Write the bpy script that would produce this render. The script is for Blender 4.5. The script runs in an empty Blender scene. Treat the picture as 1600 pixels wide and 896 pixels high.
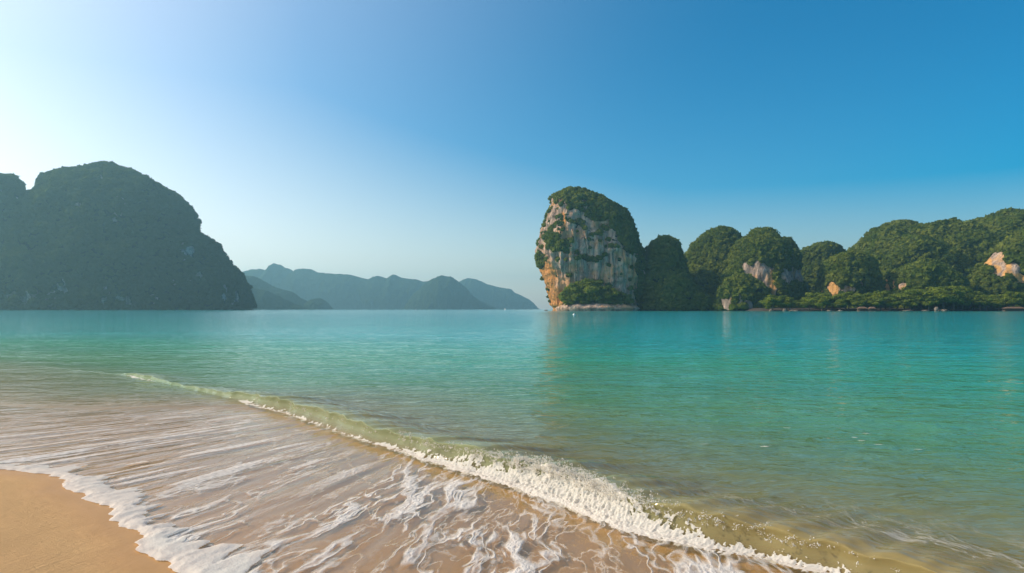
import bpy, math, random
import numpy as np
from math import radians as R, pi

sc = bpy.context.scene
C = sc.collection
rng = np.random.default_rng(7)
random.seed(7)

# ---------------------------------------------------------------- camera
F = 1066.67                       # focal length in pixels of the 1600 px frame
CAM_H, PITCH = 1.78, math.atan(35.2 / F)
cd = bpy.data.cameras.new('camera'); cam = bpy.data.objects.new('camera', cd); C.objects.link(cam)
cd.lens, cd.sensor_width = 24, 36
cd.clip_start, cd.clip_end = 0.05, 40000
cam.location = (0, 0, CAM_H); cam.rotation_euler = (pi / 2 + PITCH, 0, 0)
sc.camera = cam

# ---------------------------------------------------------------- sky, sun, exposure
SUN_AZ, SUN_EL = -83.0, 35.0      # azimuth from the view direction (+Y), negative = left
GLOW, HGLOW = 5.9, 5.4
w = bpy.data.worlds.new('World'); sc.world = w; w.use_nodes = True
nt = w.node_tree; nt.nodes.clear()
sky = nt.nodes.new('ShaderNodeTexSky'); sky.sky_type = 'NISHITA'; sky.sun_disc = False
sky.sun_elevation = R(SUN_EL); sky.sun_rotation = R(SUN_AZ)
sky.altitude = 0; sky.air_density = 1.0; sky.dust_density = 0.9; sky.ozone_density = 2.0
hs = nt.nodes.new('ShaderNodeHueSaturation'); hs.inputs['Saturation'].default_value = 2.1; hs.inputs['Value'].default_value = 0.84; hs.inputs['Hue'].default_value = 0.49
bg = nt.nodes.new('ShaderNodeBackground'); bg.inputs['Strength'].default_value = 0.15
wo = nt.nodes.new('ShaderNodeOutputWorld')
nt.links.new(sky.outputs[0], hs.inputs['Color'])
# thick sea haze scatters sunlight forward: a broad pale glow round the sun and along the horizon below it
def wmath(op, a, b=0.0):
    n_ = nt.nodes.new('ShaderNodeMath'); n_.operation = op
    for k_, v_ in enumerate((a, b)):
        if hasattr(v_, 'is_output'): nt.links.new(v_, n_.inputs[k_])
        else: n_.inputs[k_].default_value = v_
    return n_.outputs[0]
wtc = nt.nodes.new('ShaderNodeTexCoord')
wdt = nt.nodes.new('ShaderNodeVectorMath'); wdt.operation = 'DOT_PRODUCT'; nt.links.new(wtc.outputs['Generated'], wdt.inputs[0])
wdt.inputs[1].default_value = (math.sin(R(SUN_AZ)) * math.cos(R(SUN_EL)), math.cos(R(SUN_AZ)) * math.cos(R(SUN_EL)), math.sin(R(SUN_EL)))
wsp = nt.nodes.new('ShaderNodeSeparateXYZ'); nt.links.new(wtc.outputs['Generated'], wsp.inputs[0])
wd = wdt.outputs['Value']
def wmap(v, a, b, c, d):
    n_ = nt.nodes.new('ShaderNodeMapRange'); nt.links.new(v, n_.inputs['Value'])
    for k_, v_ in zip(('From Min', 'From Max', 'To Min', 'To Max'), (a, b, c, d)): n_.inputs[k_].default_value = v_
    return n_.outputs[0]
sat = wmath('SUBTRACT', wmap(wsp.outputs[2], 0.0, 0.30, 1.25, 2.5), wmath('MULTIPLY', wmath('MAXIMUM', wd, 0.0), 1.6))
nt.links.new(wmath('MAXIMUM', sat, 0.8), hs.inputs['Saturation'])
glow = wmath('MULTIPLY', wmath('POWER', wmath('MAXIMUM', wd, 0.0), 2.3), GLOW)
hzn = wmath('POWER', wmath('SUBTRACT', 1.0, wmath('MINIMUM', wmath('ABSOLUTE', wsp.outputs[2]), 1.0)), 9.0)
hgl = wmath('MULTIPLY', wmath('MULTIPLY', hzn, wmath('MAXIMUM', wmath('ADD', wd, 0.30), 0.0)), HGLOW)
gc = nt.nodes.new('ShaderNodeVectorMath'); gc.operation = 'SCALE'; gc.inputs[0].default_value = (1.10, 0.93, 0.80)
nt.links.new(wmath('ADD', glow, hgl), gc.inputs['Scale'])
wadd = nt.nodes.new('ShaderNodeVectorMath'); wadd.operation = 'ADD'
nt.links.new(hs.outputs[0], wadd.inputs[0]); nt.links.new(gc.outputs[0], wadd.inputs[1])
nt.links.new(wadd.outputs[0], bg.inputs[0]); nt.links.new(bg.outputs[0], wo.inputs[0])
sd = bpy.data.lights.new('sun', 'SUN'); sd.energy = 5.0; sd.angle = R(0.5); sd.color = (1.0, 0.83, 0.60)
sun = bpy.data.objects.new('sun', sd); C.objects.link(sun)
from mathutils import Vector
SUN = Vector((math.sin(R(SUN_AZ)) * math.cos(R(SUN_EL)), math.cos(R(SUN_AZ)) * math.cos(R(SUN_EL)), math.sin(R(SUN_EL))))
sun.rotation_euler = (-SUN).to_track_quat('-Z', 'Y').to_euler()
vs = sc.view_settings
sc.display_settings.display_device = 'sRGB'
vs.view_transform = 'Standard'; vs.look = 'None'; vs.exposure = 0.1; vs.gamma = 1.0; vs.use_curve_mapping = False
cy = sc.cycles
cy.use_denoising = True
cy.max_bounces = 8; cy.transparent_max_bounces = 12; cy.volume_bounces = 0
cy.sample_clamp_indirect = 4.0
cy.caustics_reflective = False; cy.caustics_refractive = False

# ---------------------------------------------------------------- helpers
def at(px, py, Y):
    """world point at ground distance Y seen at photo pixel (px, py)"""
    px = np.asarray(px, float); py = np.asarray(py, float)
    cx = (px - 800) / F; cz = (448 - py) / F
    k = Y / (math.cos(PITCH) - cz * math.sin(PITCH))
    return cx * k, np.zeros_like(cx) + Y, CAM_H + (math.sin(PITCH) + cz * math.cos(PITCH)) * k

def ground(px, py):
    cx = (px - 800) / F; cz = (448 - py) / F
    k = -CAM_H / (math.sin(PITCH) + cz * math.cos(PITCH))
    return cx * k, (math.cos(PITCH) - cz * math.sin(PITCH)) * k

def pix(P):
    x, y, z = P[..., 0], P[..., 1], P[..., 2] - CAM_H
    f = y * math.cos(PITCH) + z * math.sin(PITCH); u = -y * math.sin(PITCH) + z * math.cos(PITCH)
    return 800 + F * x / f, 448 - F * u / f

_perm = np.random.default_rng(3).permutation(256).astype(np.int64); _perm = np.concatenate([_perm, _perm, _perm])
_g = np.random.default_rng(4).normal(size=(256, 3)); _g /= np.linalg.norm(_g, axis=1)[:, None]
def noise(x, y, z=0.0):
    x, y, z = np.broadcast_arrays(np.asarray(x, float), np.asarray(y, float), np.asarray(z, float))
    xi, yi, zi = np.floor(x).astype(np.int64), np.floor(y).astype(np.int64), np.floor(z).astype(np.int64)
    xf, yf, zf = x - xi, y - yi, z - zi
    u, v, q = [t * t * t * (t * (t * 6 - 15) + 10) for t in (xf, yf, zf)]
    xi &= 255; yi &= 255; zi &= 255
    out = 0
    for dx in (0, 1):
        for dy in (0, 1):
            for dz in (0, 1):
                h = _perm[_perm[_perm[xi + dx] + yi + dy] + zi + dz]
                g = _g[h]
                d = g[..., 0] * (xf - dx) + g[..., 1] * (yf - dy) + g[..., 2] * (zf - dz)
                out = out + d * (u if dx else 1 - u) * (v if dy else 1 - v) * (q if dz else 1 - q)
    return out * 1.6
def fbm(x, y, z=0.0, o=4, gain=0.5):
    s = 0; a = 1.0; f = 1.0
    for i in range(o):
        s = s + a * noise(x * f + 17.3 * i, y * f - 9.1 * i, z * f + 5.7 * i); a *= gain; f *= 2.03
    return s
def sstep(a, b, x):
    t = np.clip((x - a) / (b - a), 0, 1); return t * t * (3 - 2 * t)

def mesh_obj(name, V, Fc, mat=None, parent=None, attrs=None, smooth=True, loc=(0, 0, 0)):
    V = np.ascontiguousarray(np.asarray(V, np.float32).reshape(-1, 3)) - np.asarray(loc, np.float32)
    Fc = np.asarray(Fc, np.int32); n, k = Fc.shape
    me = bpy.data.meshes.new(name)
    me.vertices.add(len(V)); me.vertices.foreach_set('co', V.ravel())
    me.loops.add(n * k); me.loops.foreach_set('vertex_index', Fc.ravel())
    me.polygons.add(n); me.polygons.foreach_set('loop_start', np.arange(0, n * k, k, dtype=np.int32))
    me.polygons.foreach_set('use_smooth', np.full(n, smooth, dtype=bool))
    for an, av in (attrs or {}).items():
        av = np.asarray(av, np.float32)
        if av.ndim == 2:
            at_ = me.attributes.new(an, 'FLOAT_VECTOR', 'POINT'); at_.data.foreach_set('vector', av.ravel())
        else:
            at_ = me.attributes.new(an, 'FLOAT', 'POINT'); at_.data.foreach_set('value', av.ravel())
    me.update(calc_edges=True); me.validate()
    if mat: me.materials.append(mat)
    o = bpy.data.objects.new(name, me); C.objects.link(o)
    o.location = loc
    if parent:
        o.parent = parent; o.location = tuple(np.asarray(loc) - np.asarray(parent.location))
    return o
def grid_faces(nr, nc, wrap=False):
    i = np.arange(nr - 1)[:, None]; j = np.arange(nc if wrap else nc - 1)[None, :]
    a = i * nc + j; b = i * nc + (j + 1) % nc
    return np.stack([a, b, b + nc, a + nc], -1).reshape(-1, 4)
def tag(o, label=None, cat=None, group=None, kind=None):
    if label: o['label'] = label
    if cat: o['category'] = cat
    if group: o['group'] = group
    if kind: o['kind'] = kind
    return o
def empty(name, loc):
    o = bpy.data.objects.new(name, None); C.objects.link(o); o.location = loc; return o

# node helper
class NT:
    def __init__(s, name):
        s.m = bpy.data.materials.new(name); s.m.use_nodes = True; s.t = s.m.node_tree; s.t.nodes.clear()
        s.out = s.t.nodes.new('ShaderNodeOutputMaterial')
    def __call__(s, typ, props=None, **inp):
        n = s.t.nodes.new('ShaderNode' + typ)
        for k, v in (props or {}).items(): setattr(n, k, v)
        for k, v in inp.items():
            key = int(k[1:]) if k[0] == 'i' and k[1:].isdigit() else k.replace('_', ' ')
            s.set(n.inputs[key], v)
        return n
    def set(s, sock, v):
        if hasattr(v, 'is_output'): s.t.links.new(v, sock)
        elif hasattr(v, 'outputs'): s.t.links.new(v.outputs[0], sock)
        else: sock.default_value = v
    def math(s, op, a, b=0.0, c=0.0, clamp=False):
        return s('Math', dict(operation=op, use_clamp=clamp), i0=a, i1=b, i2=c).outputs[0]
    def mix(s, f, a, b):
        n = s('MixRGB'); s.set(n.inputs[0], f); s.set(n.inputs[1], a); s.set(n.inputs[2], b); return n.outputs[0]
    def ramp(s, f, stops, interp='LINEAR'):
        n = s('ValToRGB'); n.color_ramp.interpolation = interp
        e = n.color_ramp.elements
        while len(e) < len(stops): e.new(0.5)
        for el, (p, c) in zip(e, stops):
            el.position = p; el.color = (c, c, c, 1) if not isinstance(c, tuple) else (*c, 1)
        s.set(n.inputs[0], f); return n.outputs[0]
    def mr(s, v, a, b, c=0.0, d=1.0, smooth=True):
        return s('MapRange', dict(interpolation_type='SMOOTHSTEP' if smooth else 'LINEAR'), Value=v, From_Min=a, From_Max=b, To_Min=c, To_Max=d).outputs[0]
    def noise(s, vec, scale, detail=3.0, rough=0.55, dist=0.0, col=False):
        n = s('TexNoise', None, Vector=vec, Scale=scale, Detail=detail, Roughness=rough, Distortion=dist)
        return n.outputs[1 if col else 0]
    def attr(s, name, vec=False):
        n = s('Attribute'); n.attribute_name = name; return n.outputs['Vector' if vec else 'Fac']
    def vscale(s, v, xyz):
        return s('VectorMath', dict(operation='MULTIPLY'), i0=v, i1=xyz).outputs[0]
    def done(s, sh):
        s.set(s.out.inputs['Surface'], sh); return s.m

# ---------------------------------------------------------------- shore geometry (a along the shore, c seaward)
E = np.array([1, -1]) / math.sqrt(2); Nn = np.array([1, 1]) / math.sqrt(2)
def ac(x, y): return (x - y) / math.sqrt(2), (x + y) / math.sqrt(2)
def curve(pts):
    pts = sorted(pts); A = np.array([p[0] for p in pts]); Cc = np.array([p[1] for p in pts])
    # smooth by interpolating onto a fine grid and blurring
    g = np.linspace(-120, 40, 3201); v = np.interp(g, A, Cc)
    k = np.hanning(33); k /= k.sum(); v = np.convolve(np.pad(v, 16, mode='edge'), k, mode='valid')
    def f(a):
        a = np.asarray(a, float); r = np.interp(a, g, v)
        return np.where(a < -110, np.interp(-110, g, v) + (a + 110), r)
    return f
_S0 = curve([ac(*ground(*p)) for p in [(0, 742), (50, 747), (100, 767), (140, 788), (190, 822), (228, 862), (262, 896)]] +
            [(-3.6, 1.62), (-2, 1.55), (0, 1.5), (4, 1.6), (40, 1.6), ac(-7.4, 8.2), ac(-12, 10.4), ac(-25, 15), ac(-40, 20), ac(-120, 20), ac(-150, 20)])
_W0 = curve([ac(*ground(*p)) for p in [(200, 588), (385, 630), (480, 657), (570, 690), (660, 715), (740, 738), (820, 764), (900, 795), (1000, 832), (1100, 852), (1200, 872), (1300, 896)]] +
            [(0, 4.75), (3, 4.8), (40, 4.8), ac(-16, 22), ac(-25, 26), ac(-40, 31), ac(-120, 31), ac(-150, 31)])
def S(a):
    a = np.asarray(a, float)
    near = np.exp(-(np.maximum(np.abs(a + 4) - 10, 0) / 10) ** 2)
    return _S0(a) + near * (0.12 * noise(a * 0.9, 3.1) + 0.085 * noise(a * 2.3, 8.2) + 0.05 * np.abs(noise(a * 5.3, 1.7)) + 0.03 * noise(a * 13, 5.5))
def W(a):
    a = np.asarray(a, float)
    near = np.exp(-(np.maximum(np.abs(a + 6) - 16, 0) / 10) ** 2)
    return _W0(a) + near * (0.07 * noise(a * 0.8, 11.3) + 0.05 * noise(a * 2.4, 12.1))
_HA = [-60, -30, -20.8, -19.6, -17, -14, -12.6, -11, -9, -7, -5.5, -4.5, -3.5, -2.6, -1.6, 0, 4, 30]
_HV = [0.0, 0.0, 0.01, 0.10, 0.06, 0.09, 0.17, 0.18, 0.19, 0.19, 0.23, 0.26, 0.25, 0.21, 0.15, 0.06, 0.02, 0.01]
def Hc(a): return np.interp(a, _HA, _HV)
ZS, ZW = 0.06, -0.05            # sand height at the swash edge and under the breaker
def bed(a, c):
    s, wv = S0s(a), _W0(a)
    t = (c - s) / np.maximum(wv - s, 0.5)
    up = ZS + np.minimum(s - c, 40) * 0.045
    mid = ZS + (ZW - ZS) * t
    d = c - wv
    dn = ZW - 0.055 * np.minimum(d, 30) - 0.02 * np.clip(d - 30, 0, 300)
    return np.where(c < s, up, np.where(d < 0, mid, dn))
def S0s(a): return _S0(a)
FP = np.array([1.4, 18.7])
def flow(x, y):
    dx, dy = FP[0] - x, FP[1] - y
    return np.arctan2(dx, np.maximum(dy, -1e9)) * 12.0, np.hypot(dx, dy)
def acol(step, lim):
    s1 = math.asinh(lim / 5); s2 = math.asinh(4600 / 5)
    m = np.arange(-s1, math.asinh(10 / 5), step)
    l = -np.linspace(s1, s2, 60)[1:][::-1]; r = np.linspace(m[-1], s2, 70)[1:]
    return 5 * np.sinh(np.concatenate([l, m, r]))

# ---------------------------------------------------------------- materials
def m_sand():
    n = NT('sand')
    tc = n('TexCoord').outputs['Object']; wet = n.attr('wet')
    st = n.attr('flow', True)
    n1 = n.noise(tc, 1.3, 4); n2 = n.noise(tc, 160, 3, 0.7); n3 = n.noise(tc, 28, 4, 0.7)
    rip = n.noise(n.vscale(tc, (9, 16, 1)), 1.6, 3, 0.55, 0.6)
    stri = n.noise(n.vscale(st, (34, 3.0, 1)), 1.0, 3, 0.6)
    base = n.mix(n1, (0.44, 0.255, 0.108, 1), (0.54, 0.33, 0.15, 1))
    base = n.mix(n.math('MULTIPLY', n2, 0.5), base, (0.68, 0.46, 0.24, 1))
    base = n.mix(n.mr(n3, 0.62, 0.8, 0, 0.35), base, (0.2, 0.12, 0.06, 1))
    base = n.mix(wet, base, n.mix(n1, (0.37, 0.195, 0.062, 1), (0.45, 0.25, 0.088, 1)))
    h = n.math('ADD', n.math('MULTIPLY', n3, 0.35), n.math('ADD', n.math('MULTIPLY', n2, 0.40), n.math('ADD', n.math('MULTIPLY', rip, 0.10), n.math('MULTIPLY', stri, 0.45))))
    b = n('Bump', None, Strength=n.math('MULTIPLY', n.math('SUBTRACT', 1.0, n.math('MULTIPLY', wet, 0.75)), 1.0), Distance=0.034, Height=h)
    p = n('BsdfPrincipled', None, Base_Color=base, Roughness=n.mix(wet, (0.95,) * 3 + (1,), (0.45,) * 3 + (1,)), Normal=b)
    p.inputs['Specular IOR Level'].default_value = 0.25
    return n.done(p)

def m_water():
    n = NT('water')
    tc = n('TexCoord').outputs['Object']
    depth = n.attr('depth'); fl = n.attr('flow', True); dist = n.attr('dist'); wav = n.attr('wave'); al = n.attr('along')
    col = n.ramp(n.math('DIVIDE', depth, 6.0), [(0.0, (0.30, 0.22, 0.09)), (0.03, (0.20, 0.23, 0.11)), (0.085, (0.09, 0.225, 0.10)), (0.22, (0.035, 0.255, 0.145)),
                        (0.45, (0.002, 0.345, 0.305)), (1.0, (0.0, 0.285, 0.315))])
    big = n.noise(n.vscale(tc, (0.03, 0.09, 1)), 1.0, 2)
    col = n.mix(n.mr(big, 0.42, 0.70, 0, 0.5), col, n.mix(0.5, col, (0.0, 0.15, 0.17, 1)))
    wcol = n.mix(n.mr(al, -4.2, -2.2), (0.42, 0.50, 0.29, 1), (0.49, 0.42, 0.19, 1))
    col = n.mix(wav, col, wcol)
    T = n.math('POWER', 2.718, n.math('MULTIPLY', depth, -3.8))
    T = n.math('MULTIPLY', T, n.math('SUBTRACT', 1.0, n.math('MULTIPLY', wav, 0.55)))
    # ripples
    r1 = n.noise(n.vscale(tc, (0.35, 0.75, 1)), 1.0, 3, 0.5, 0.4)
    r2 = n.noise(n.vscale(tc, (1.6, 3.0, 1)), 1.0, 3, 0.55, 0.5)
    r3 = n.noise(n.vscale(tc, (6, 9, 1)), 1.0, 2, 0.5, 0.3)
    sea = n.math('ADD', n.math('MULTIPLY', r1, 0.10), n.math('ADD', n.math('MULTIPLY', r2, 0.056), n.math('MULTIPLY', r3, 0.006)))
    s1 = n.noise(n.vscale(fl, (4.2, 0.55, 1)), 1.0, 3, 0.5, 0.35)
    s2 = n.noise(n.vscale(fl, (11, 1.6, 1)), 1.0, 2, 0.5, 0.3)
    swash = n.math('ADD', n.math('MULTIPLY', s1, 0.010), n.math('MULTIPLY', s2, 0.0018))
    issea = n.mr(dist, -0.3, 0.8)
    h = n('Mix', None, Factor=issea); h_in = h
    n.set(h.inputs[2], swash); n.set(h.inputs[3], sea)
    # foam lace
    wv = n.noise(n.vscale(fl, (1.5, 0.8, 1)), 1.0, 3, 0.6, 0.0, True)
    fw = n('VectorMath', dict(operation='MULTIPLY_ADD'), i0=wv, i1=(0.42, 0.75, 0), i2=fl).outputs[0]
    def ridged(sx, sy, off): 
        q = n.noise(n('VectorMath', dict(operation='ADD'), i0=n.vscale(fw, (sx, sy, 1)), i1=(off, off * 2, 0)).outputs[0], 1.0, 3.0, 0.55)
        return n.math('ABSOLUTE', n.math('SUBTRACT', q, 0.5))
    vor = n.math('MINIMUM', ridged(2.5, 0.50, 0.0), n.math('MULTIPLY', ridged(3.6, 0.85, 5.3), 1.3))
    vor2 = ridged(6.0, 2.6, 9.1)
    wn = n.noise(n.vscale(fl, (2.1, 0.45, 1)), 1.0, 4, 0.65)
    fine = n.noise(n.vscale(fl, (26, 14, 1)), 1.0, 3, 0.6)
    foamamt = n.attr('foam')
    width = n.math('MULTIPLY', n.mr(wn, 0.40, 0.76, 0.0, 0.074), foamamt)
    lace = n.mr(n.math('SUBTRACT', n.math('ADD', vor, n.math('MULTIPLY', n.math('SUBTRACT', fine, 0.5), 0.07)), width), -0.030, 0.022, 1.0, 0.0)
    lace = n.math('MULTIPLY', lace, n.mr(foamamt, 0.03, 0.3))
    thin = n.math('MULTIPLY', n.mr(n.math('ADD', vor2, n.math('MULTIPLY', n.math('SUBTRACT', fine, 0.5), 0.05)), 0.005, 0.022, 1.0, 0.0), n.math('MULTIPLY', n.mr(wn, 0.40, 0.60, 0.15, 1.0), n.math('MULTIPLY', foamamt, 0.28)))
    # floating flecks on the sea side
    flk = n('TexVoronoi', dict(feature='F1'), Vector=n.vscale(tc, (1.3, 2.6, 1)), Scale=1.0)
    fk = n.math('MULTIPLY', n.mr(flk.outputs['Distance'], 0.05, 0.10, 1.0, 0.0), n.attr('fleck'))
    fk = n.math('MULTIPLY', fk, n.mr(n.noise(tc, 0.5, 2), 0.48, 0.6))
    sk = n.noise(n.vscale(fl, (6.5, 0.45, 1)), 1.0, 4, 0.55, 0.5)  # pale streaks painted in as sky reflections on the left shallows
    sk = n.math('MULTIPLY', n.mr(n.math('ADD', sk, n.math('MULTIPLY', n.math('SUBTRACT', wn, 0.5), 0.35)), 0.52, 0.60), n.attr('glint_streak'))
    foam = n.math('MAXIMUM', n.math('MAXIMUM', lace, sk), n.math('MAXIMUM', thin, fk))  # real foam and the painted sky reflections share this mask
    foam = n.math('MULTIPLY', foam, n.mr(fine, 0.32, 0.62, 0.55, 0.92))
    hh = n.math('ADD', h.outputs[0], n.math('MULTIPLY', foam, 0.012))
    bump = n('Bump', None, Strength=1.0, Distance=1.0, Height=hh)
    body = n('BsdfDiffuse', None, Color=col, Normal=bump)
    tl = n('BsdfTranslucent', None, Color=wcol)
    body2 = n('MixShader', None); n.set(body2.inputs[0], n.math('MULTIPLY', wav, 0.5)); n.set(body2.inputs[1], body); n.set(body2.inputs[2], tl)
    tr = n('BsdfTransparent', None, Color=n.mix(n.math('MULTIPLY', depth, 2.0, clamp=True), (0.97, 0.97, 0.95, 1), (0.80, 0.92, 0.72, 1)))
    under = n('MixShader', None); n.set(under.inputs[0], T); n.set(under.inputs[1], body2); n.set(under.inputs[2], tr)
    geo = n('NewGeometry')
    cs = n('VectorMath', dict(operation='DOT_PRODUCT'), i0=geo.outputs['Incoming'], i1=bump.outputs[0]).outputs['Value']
    cs = n.math('MINIMUM', n.math('ABSOLUTE', cs), 1.0)
    fr = n.math('MULTIPLY_ADD', n.math('POWER', n.math('SUBTRACT', 1.0, cs), 5.0), 0.98, 0.02)
    fr = n.math('MULTIPLY', n.math('MINIMUM', fr, 0.8), n.math('MAXIMUM', n.mr(dist, -0.5, 0.3, 0.78, 0.0), n.mr(dist, 2.0, 40.0, 0.60, 1.0)))
    gl = n('BsdfGlossy', None, Color=(1, 1, 1, 1), Roughness=n.mr(dist, 5, 400, 0.03, 0.09), Normal=bump)
    sf = n('MixShader', None); n.set(sf.inputs[0], fr); n.set(sf.inputs[1], under); n.set(sf.inputs[2], gl)
    fb = n('Bump', None, Strength=0.6, Distance=0.02, Height=n.math('ADD', fine, n.math('MULTIPLY', foam, 1.0)))
    fd = n('BsdfDiffuse', None, Color=(0.64, 0.62, 0.60, 1), Normal=fb)
    fin = n('MixShader', None); n.set(fin.inputs[0], foam); n.set(fin.inputs[1], sf); n.set(fin.inputs[2], fd)
    return n.done(fin)

def m_foam():
    n = NT('foam')
    tc = n('TexCoord').outputs['Object']
    b1 = n.noise(tc, 55, 4, 0.65)
    b2 = n('TexVoronoi', dict(feature='F1'), Vector=tc, Scale=70.0).outputs['Distance']
    h = n.math('ADD', b1, n.math('MULTIPLY', b2, -0.5))
    b = n('Bump', None, Strength=0.35, Distance=0.010, Height=h)
    d = n('BsdfDiffuse', None, Color=(0.86, 0.85, 0.83, 1), Normal=b)
    t = n('BsdfTranslucent', None, Color=(0.84, 0.80, 0.70, 1), Normal=b)
    m = n('MixShader', None); m.inputs[0].default_value = 0.48; n.set(m.inputs[1], d); n.set(m.inputs[2], t)
    return n.done(m)

def m_rock(name, light, dark, ochre, soil, bumpd=1.2, sc_=1.0):
    n = NT(name)
    tc = n('TexCoord').outputs['Object']; rk = n.attr('rock')
    st = n.noise(n.vscale(tc, (0.22 * sc_, 0.22 * sc_, 0.022 * sc_)), 1.0, 5, 0.65, 0.4)
    st2 = n.noise(n.vscale(tc, (0.55 * sc_, 0.55 * sc_, 0.04 * sc_)), 1.0, 4, 0.6, 0.2)
    pt = n.noise(tc, 0.05 * sc_, 4, 0.6); pt2 = n.noise(tc, 0.25 * sc_, 5, 0.65)
    c = n.mix(n.mr(st, 0.34, 0.62), (*dark, 1), (*light, 1))
    c = n.mix(n.mr(st2, 0.52, 0.70, 0, 0.75), c, (*dark, 1))
    och = n.math('ADD', n.mr(pt, 0.46, 0.62, 0, 0.6), n.attr('ochre'), clamp=True)
    c = n.mix(n.math('MULTIPLY', och, n.mr(st, 0.3, 0.5, 0.45, 1.0)), c, (*ochre, 1))
    c = n.mix(n.mr(pt2, 0.56, 0.68, 0, 0.7), c, tuple(x * 0.35 for x in dark) + (1,))
    veg = n.mix(pt2, (*soil, 1), tuple(x * 1.7 for x in soil) + (1,))
    edge = n.mr(n.math('ADD', rk, n.math('MULTIPLY', n.math('SUBTRACT', pt2, 0.5), 0.9)), 0.4, 0.6)
    c = n.mix(edge, veg, c)
    h = n.math('ADD', n.math('MULTIPLY', st2, 0.9), n.math('ADD', n.math('MULTIPLY', pt2, 1.0), n.math('MULTIPLY', st, 1.0)))
    b = n('Bump', None, Strength=0.9, Distance=bumpd * 2.2, Height=h)
    p = n('BsdfDiffuse', None, Color=c, Normal=b, Roughness=0.6)
    return n.done(p)

def m_leaf(name, c1, c2, scale=1.0):
    n = NT(name)
    tc = n('TexCoord').outputs['Object']; v = n.attr('var')
    n1 = n.noise(tc, 0.55 * scale, 4, 0.7); n2 = n.noise(tc, 1.6 * scale, 3, 0.7)
    c = n.mix(v, (*c1, 1), (*c2, 1))
    c = n.mix(n.mr(n1, 0.35, 0.7, 0, 0.35), c, tuple(x * 0.55 for x in c1) + (1,))
    b = n('Bump', None, Strength=0.45, Distance=1.2 / scale, Height=n.math('ADD', n1, n.math('MULTIPLY', n2, 0.5)))
    d = n('BsdfDiffuse', None, Color=c, Normal=b)
    t = n('BsdfTranslucent', None, Color=n.mix(0.6, c, (0.16, 0.24, 0.03, 1)), Normal=b)
    m = n('MixShader', None); m.inputs[0].default_value = 0.42; n.set(m.inputs[1], d); n.set(m.inputs[2], t)
    return n.done(m)

def m_plain(name, col, rough=0.7, var=0.25, scale=6):
    n = NT(name); tc = n('TexCoord').outputs['Object']
    k = n.noise(tc, scale, 4, 0.6)
    c = n.mix(n.math('MULTIPLY', k, var * 2), (*col, 1), tuple(x * 0.5 for x in col) + (1,))
    b = n('Bump', None, Strength=0.4, Distance=0.05, Height=k)
    return n.done(n('BsdfPrincipled', None, Base_Color=c, Roughness=rough, Normal=b))

M_sand, M_water, M_foam = m_sand(), m_water(), m_foam()
M_tower = m_rock('limestone', (0.72, 0.51, 0.38), (0.26, 0.185, 0.145), (0.66, 0.31, 0.10), (0.018, 0.026, 0.010))
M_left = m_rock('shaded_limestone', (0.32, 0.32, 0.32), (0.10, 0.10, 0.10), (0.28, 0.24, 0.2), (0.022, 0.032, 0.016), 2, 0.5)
M_right = m_rock('ochre_limestone', (0.54, 0.42, 0.34), (0.22, 0.175, 0.15), (0.64, 0.36, 0.13), (0.018, 0.028, 0.010))
M_far = m_rock('far_hill', (0.06, 0.07, 0.04), (0.03, 0.045, 0.02), (0.05, 0.06, 0.03), (0.025, 0.04, 0.015), 6, 0.15)
M_leaf = m_leaf('jungle_leaves', (0.085, 0.132, 0.021), (0.205, 0.235, 0.045))
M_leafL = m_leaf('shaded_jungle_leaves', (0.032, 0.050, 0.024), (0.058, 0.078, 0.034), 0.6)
M_tree = m_leaf('tree_leaves', (0.115, 0.17, 0.018), (0.26, 0.31, 0.045))
M_bark = m_plain('bark', (0.16, 0.12, 0.085), 0.9)
M_shore = m_plain('shore_soil', (0.045, 0.034, 0.022), 0.95, 0.5, 0.2)
M_white = m_plain('white_paint', (0.8, 0.8, 0.78), 0.4, 0.05)
M_roof = m_plain('thatch', (0.20, 0.12, 0.075), 0.95, 0.4, 3)
M_wood = m_plain('dark_wood', (0.12, 0.08, 0.05), 0.8, 0.3, 3)
M_bould = m_plain('pale_stone', (0.22, 0.18, 0.145), 0.9, 0.4, 0.8)

# ---------------------------------------------------------------- sand (beach and sea bed, one sheet)
A = acol(0.010, 60)
tt = np.concatenate([-np.geomspace(7, 4600, 40)[::-1], np.linspace(-6.9, 0, 330), np.linspace(0.02, 8, 140), np.geomspace(8.1, 4600, 70)])
aa, dd = np.meshgrid(A, tt)
cc = _S0(aa) + dd
X = aa * E[0] + cc * Nn[0]; Y = aa * E[1] + cc * Nn[1]
Z = bed(aa, cc)
nearm = np.exp(-(np.hypot(X, Y) / 25) ** 2)
Z = Z + nearm * (0.008 * fbm(X * 1.5, Y * 1.5, 0, 3) + 0.0025 * fbm(X * 9, Y * 15, 1, 3)) * np.where(dd < 0.2, 1, 0.5)
wet = sstep(-0.55, -0.1, (cc - S(aa)) + 0.10 * noise(aa * 1.5, 2.2))
wet = np.where(dd > 0.3, 1, wet)
fx, fy = flow(X, Y)
sand = mesh_obj('beach', np.stack([X, Y, Z], -1), grid_faces(*X.shape), M_sand, attrs=dict(wet=wet.ravel(), flow=np.stack([fx.ravel(), fy.ravel(), 0 * fx.ravel()], -1)))
tag(sand, 'golden sand beach sloping down under the shallow water', 'beach', kind='structure')

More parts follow.
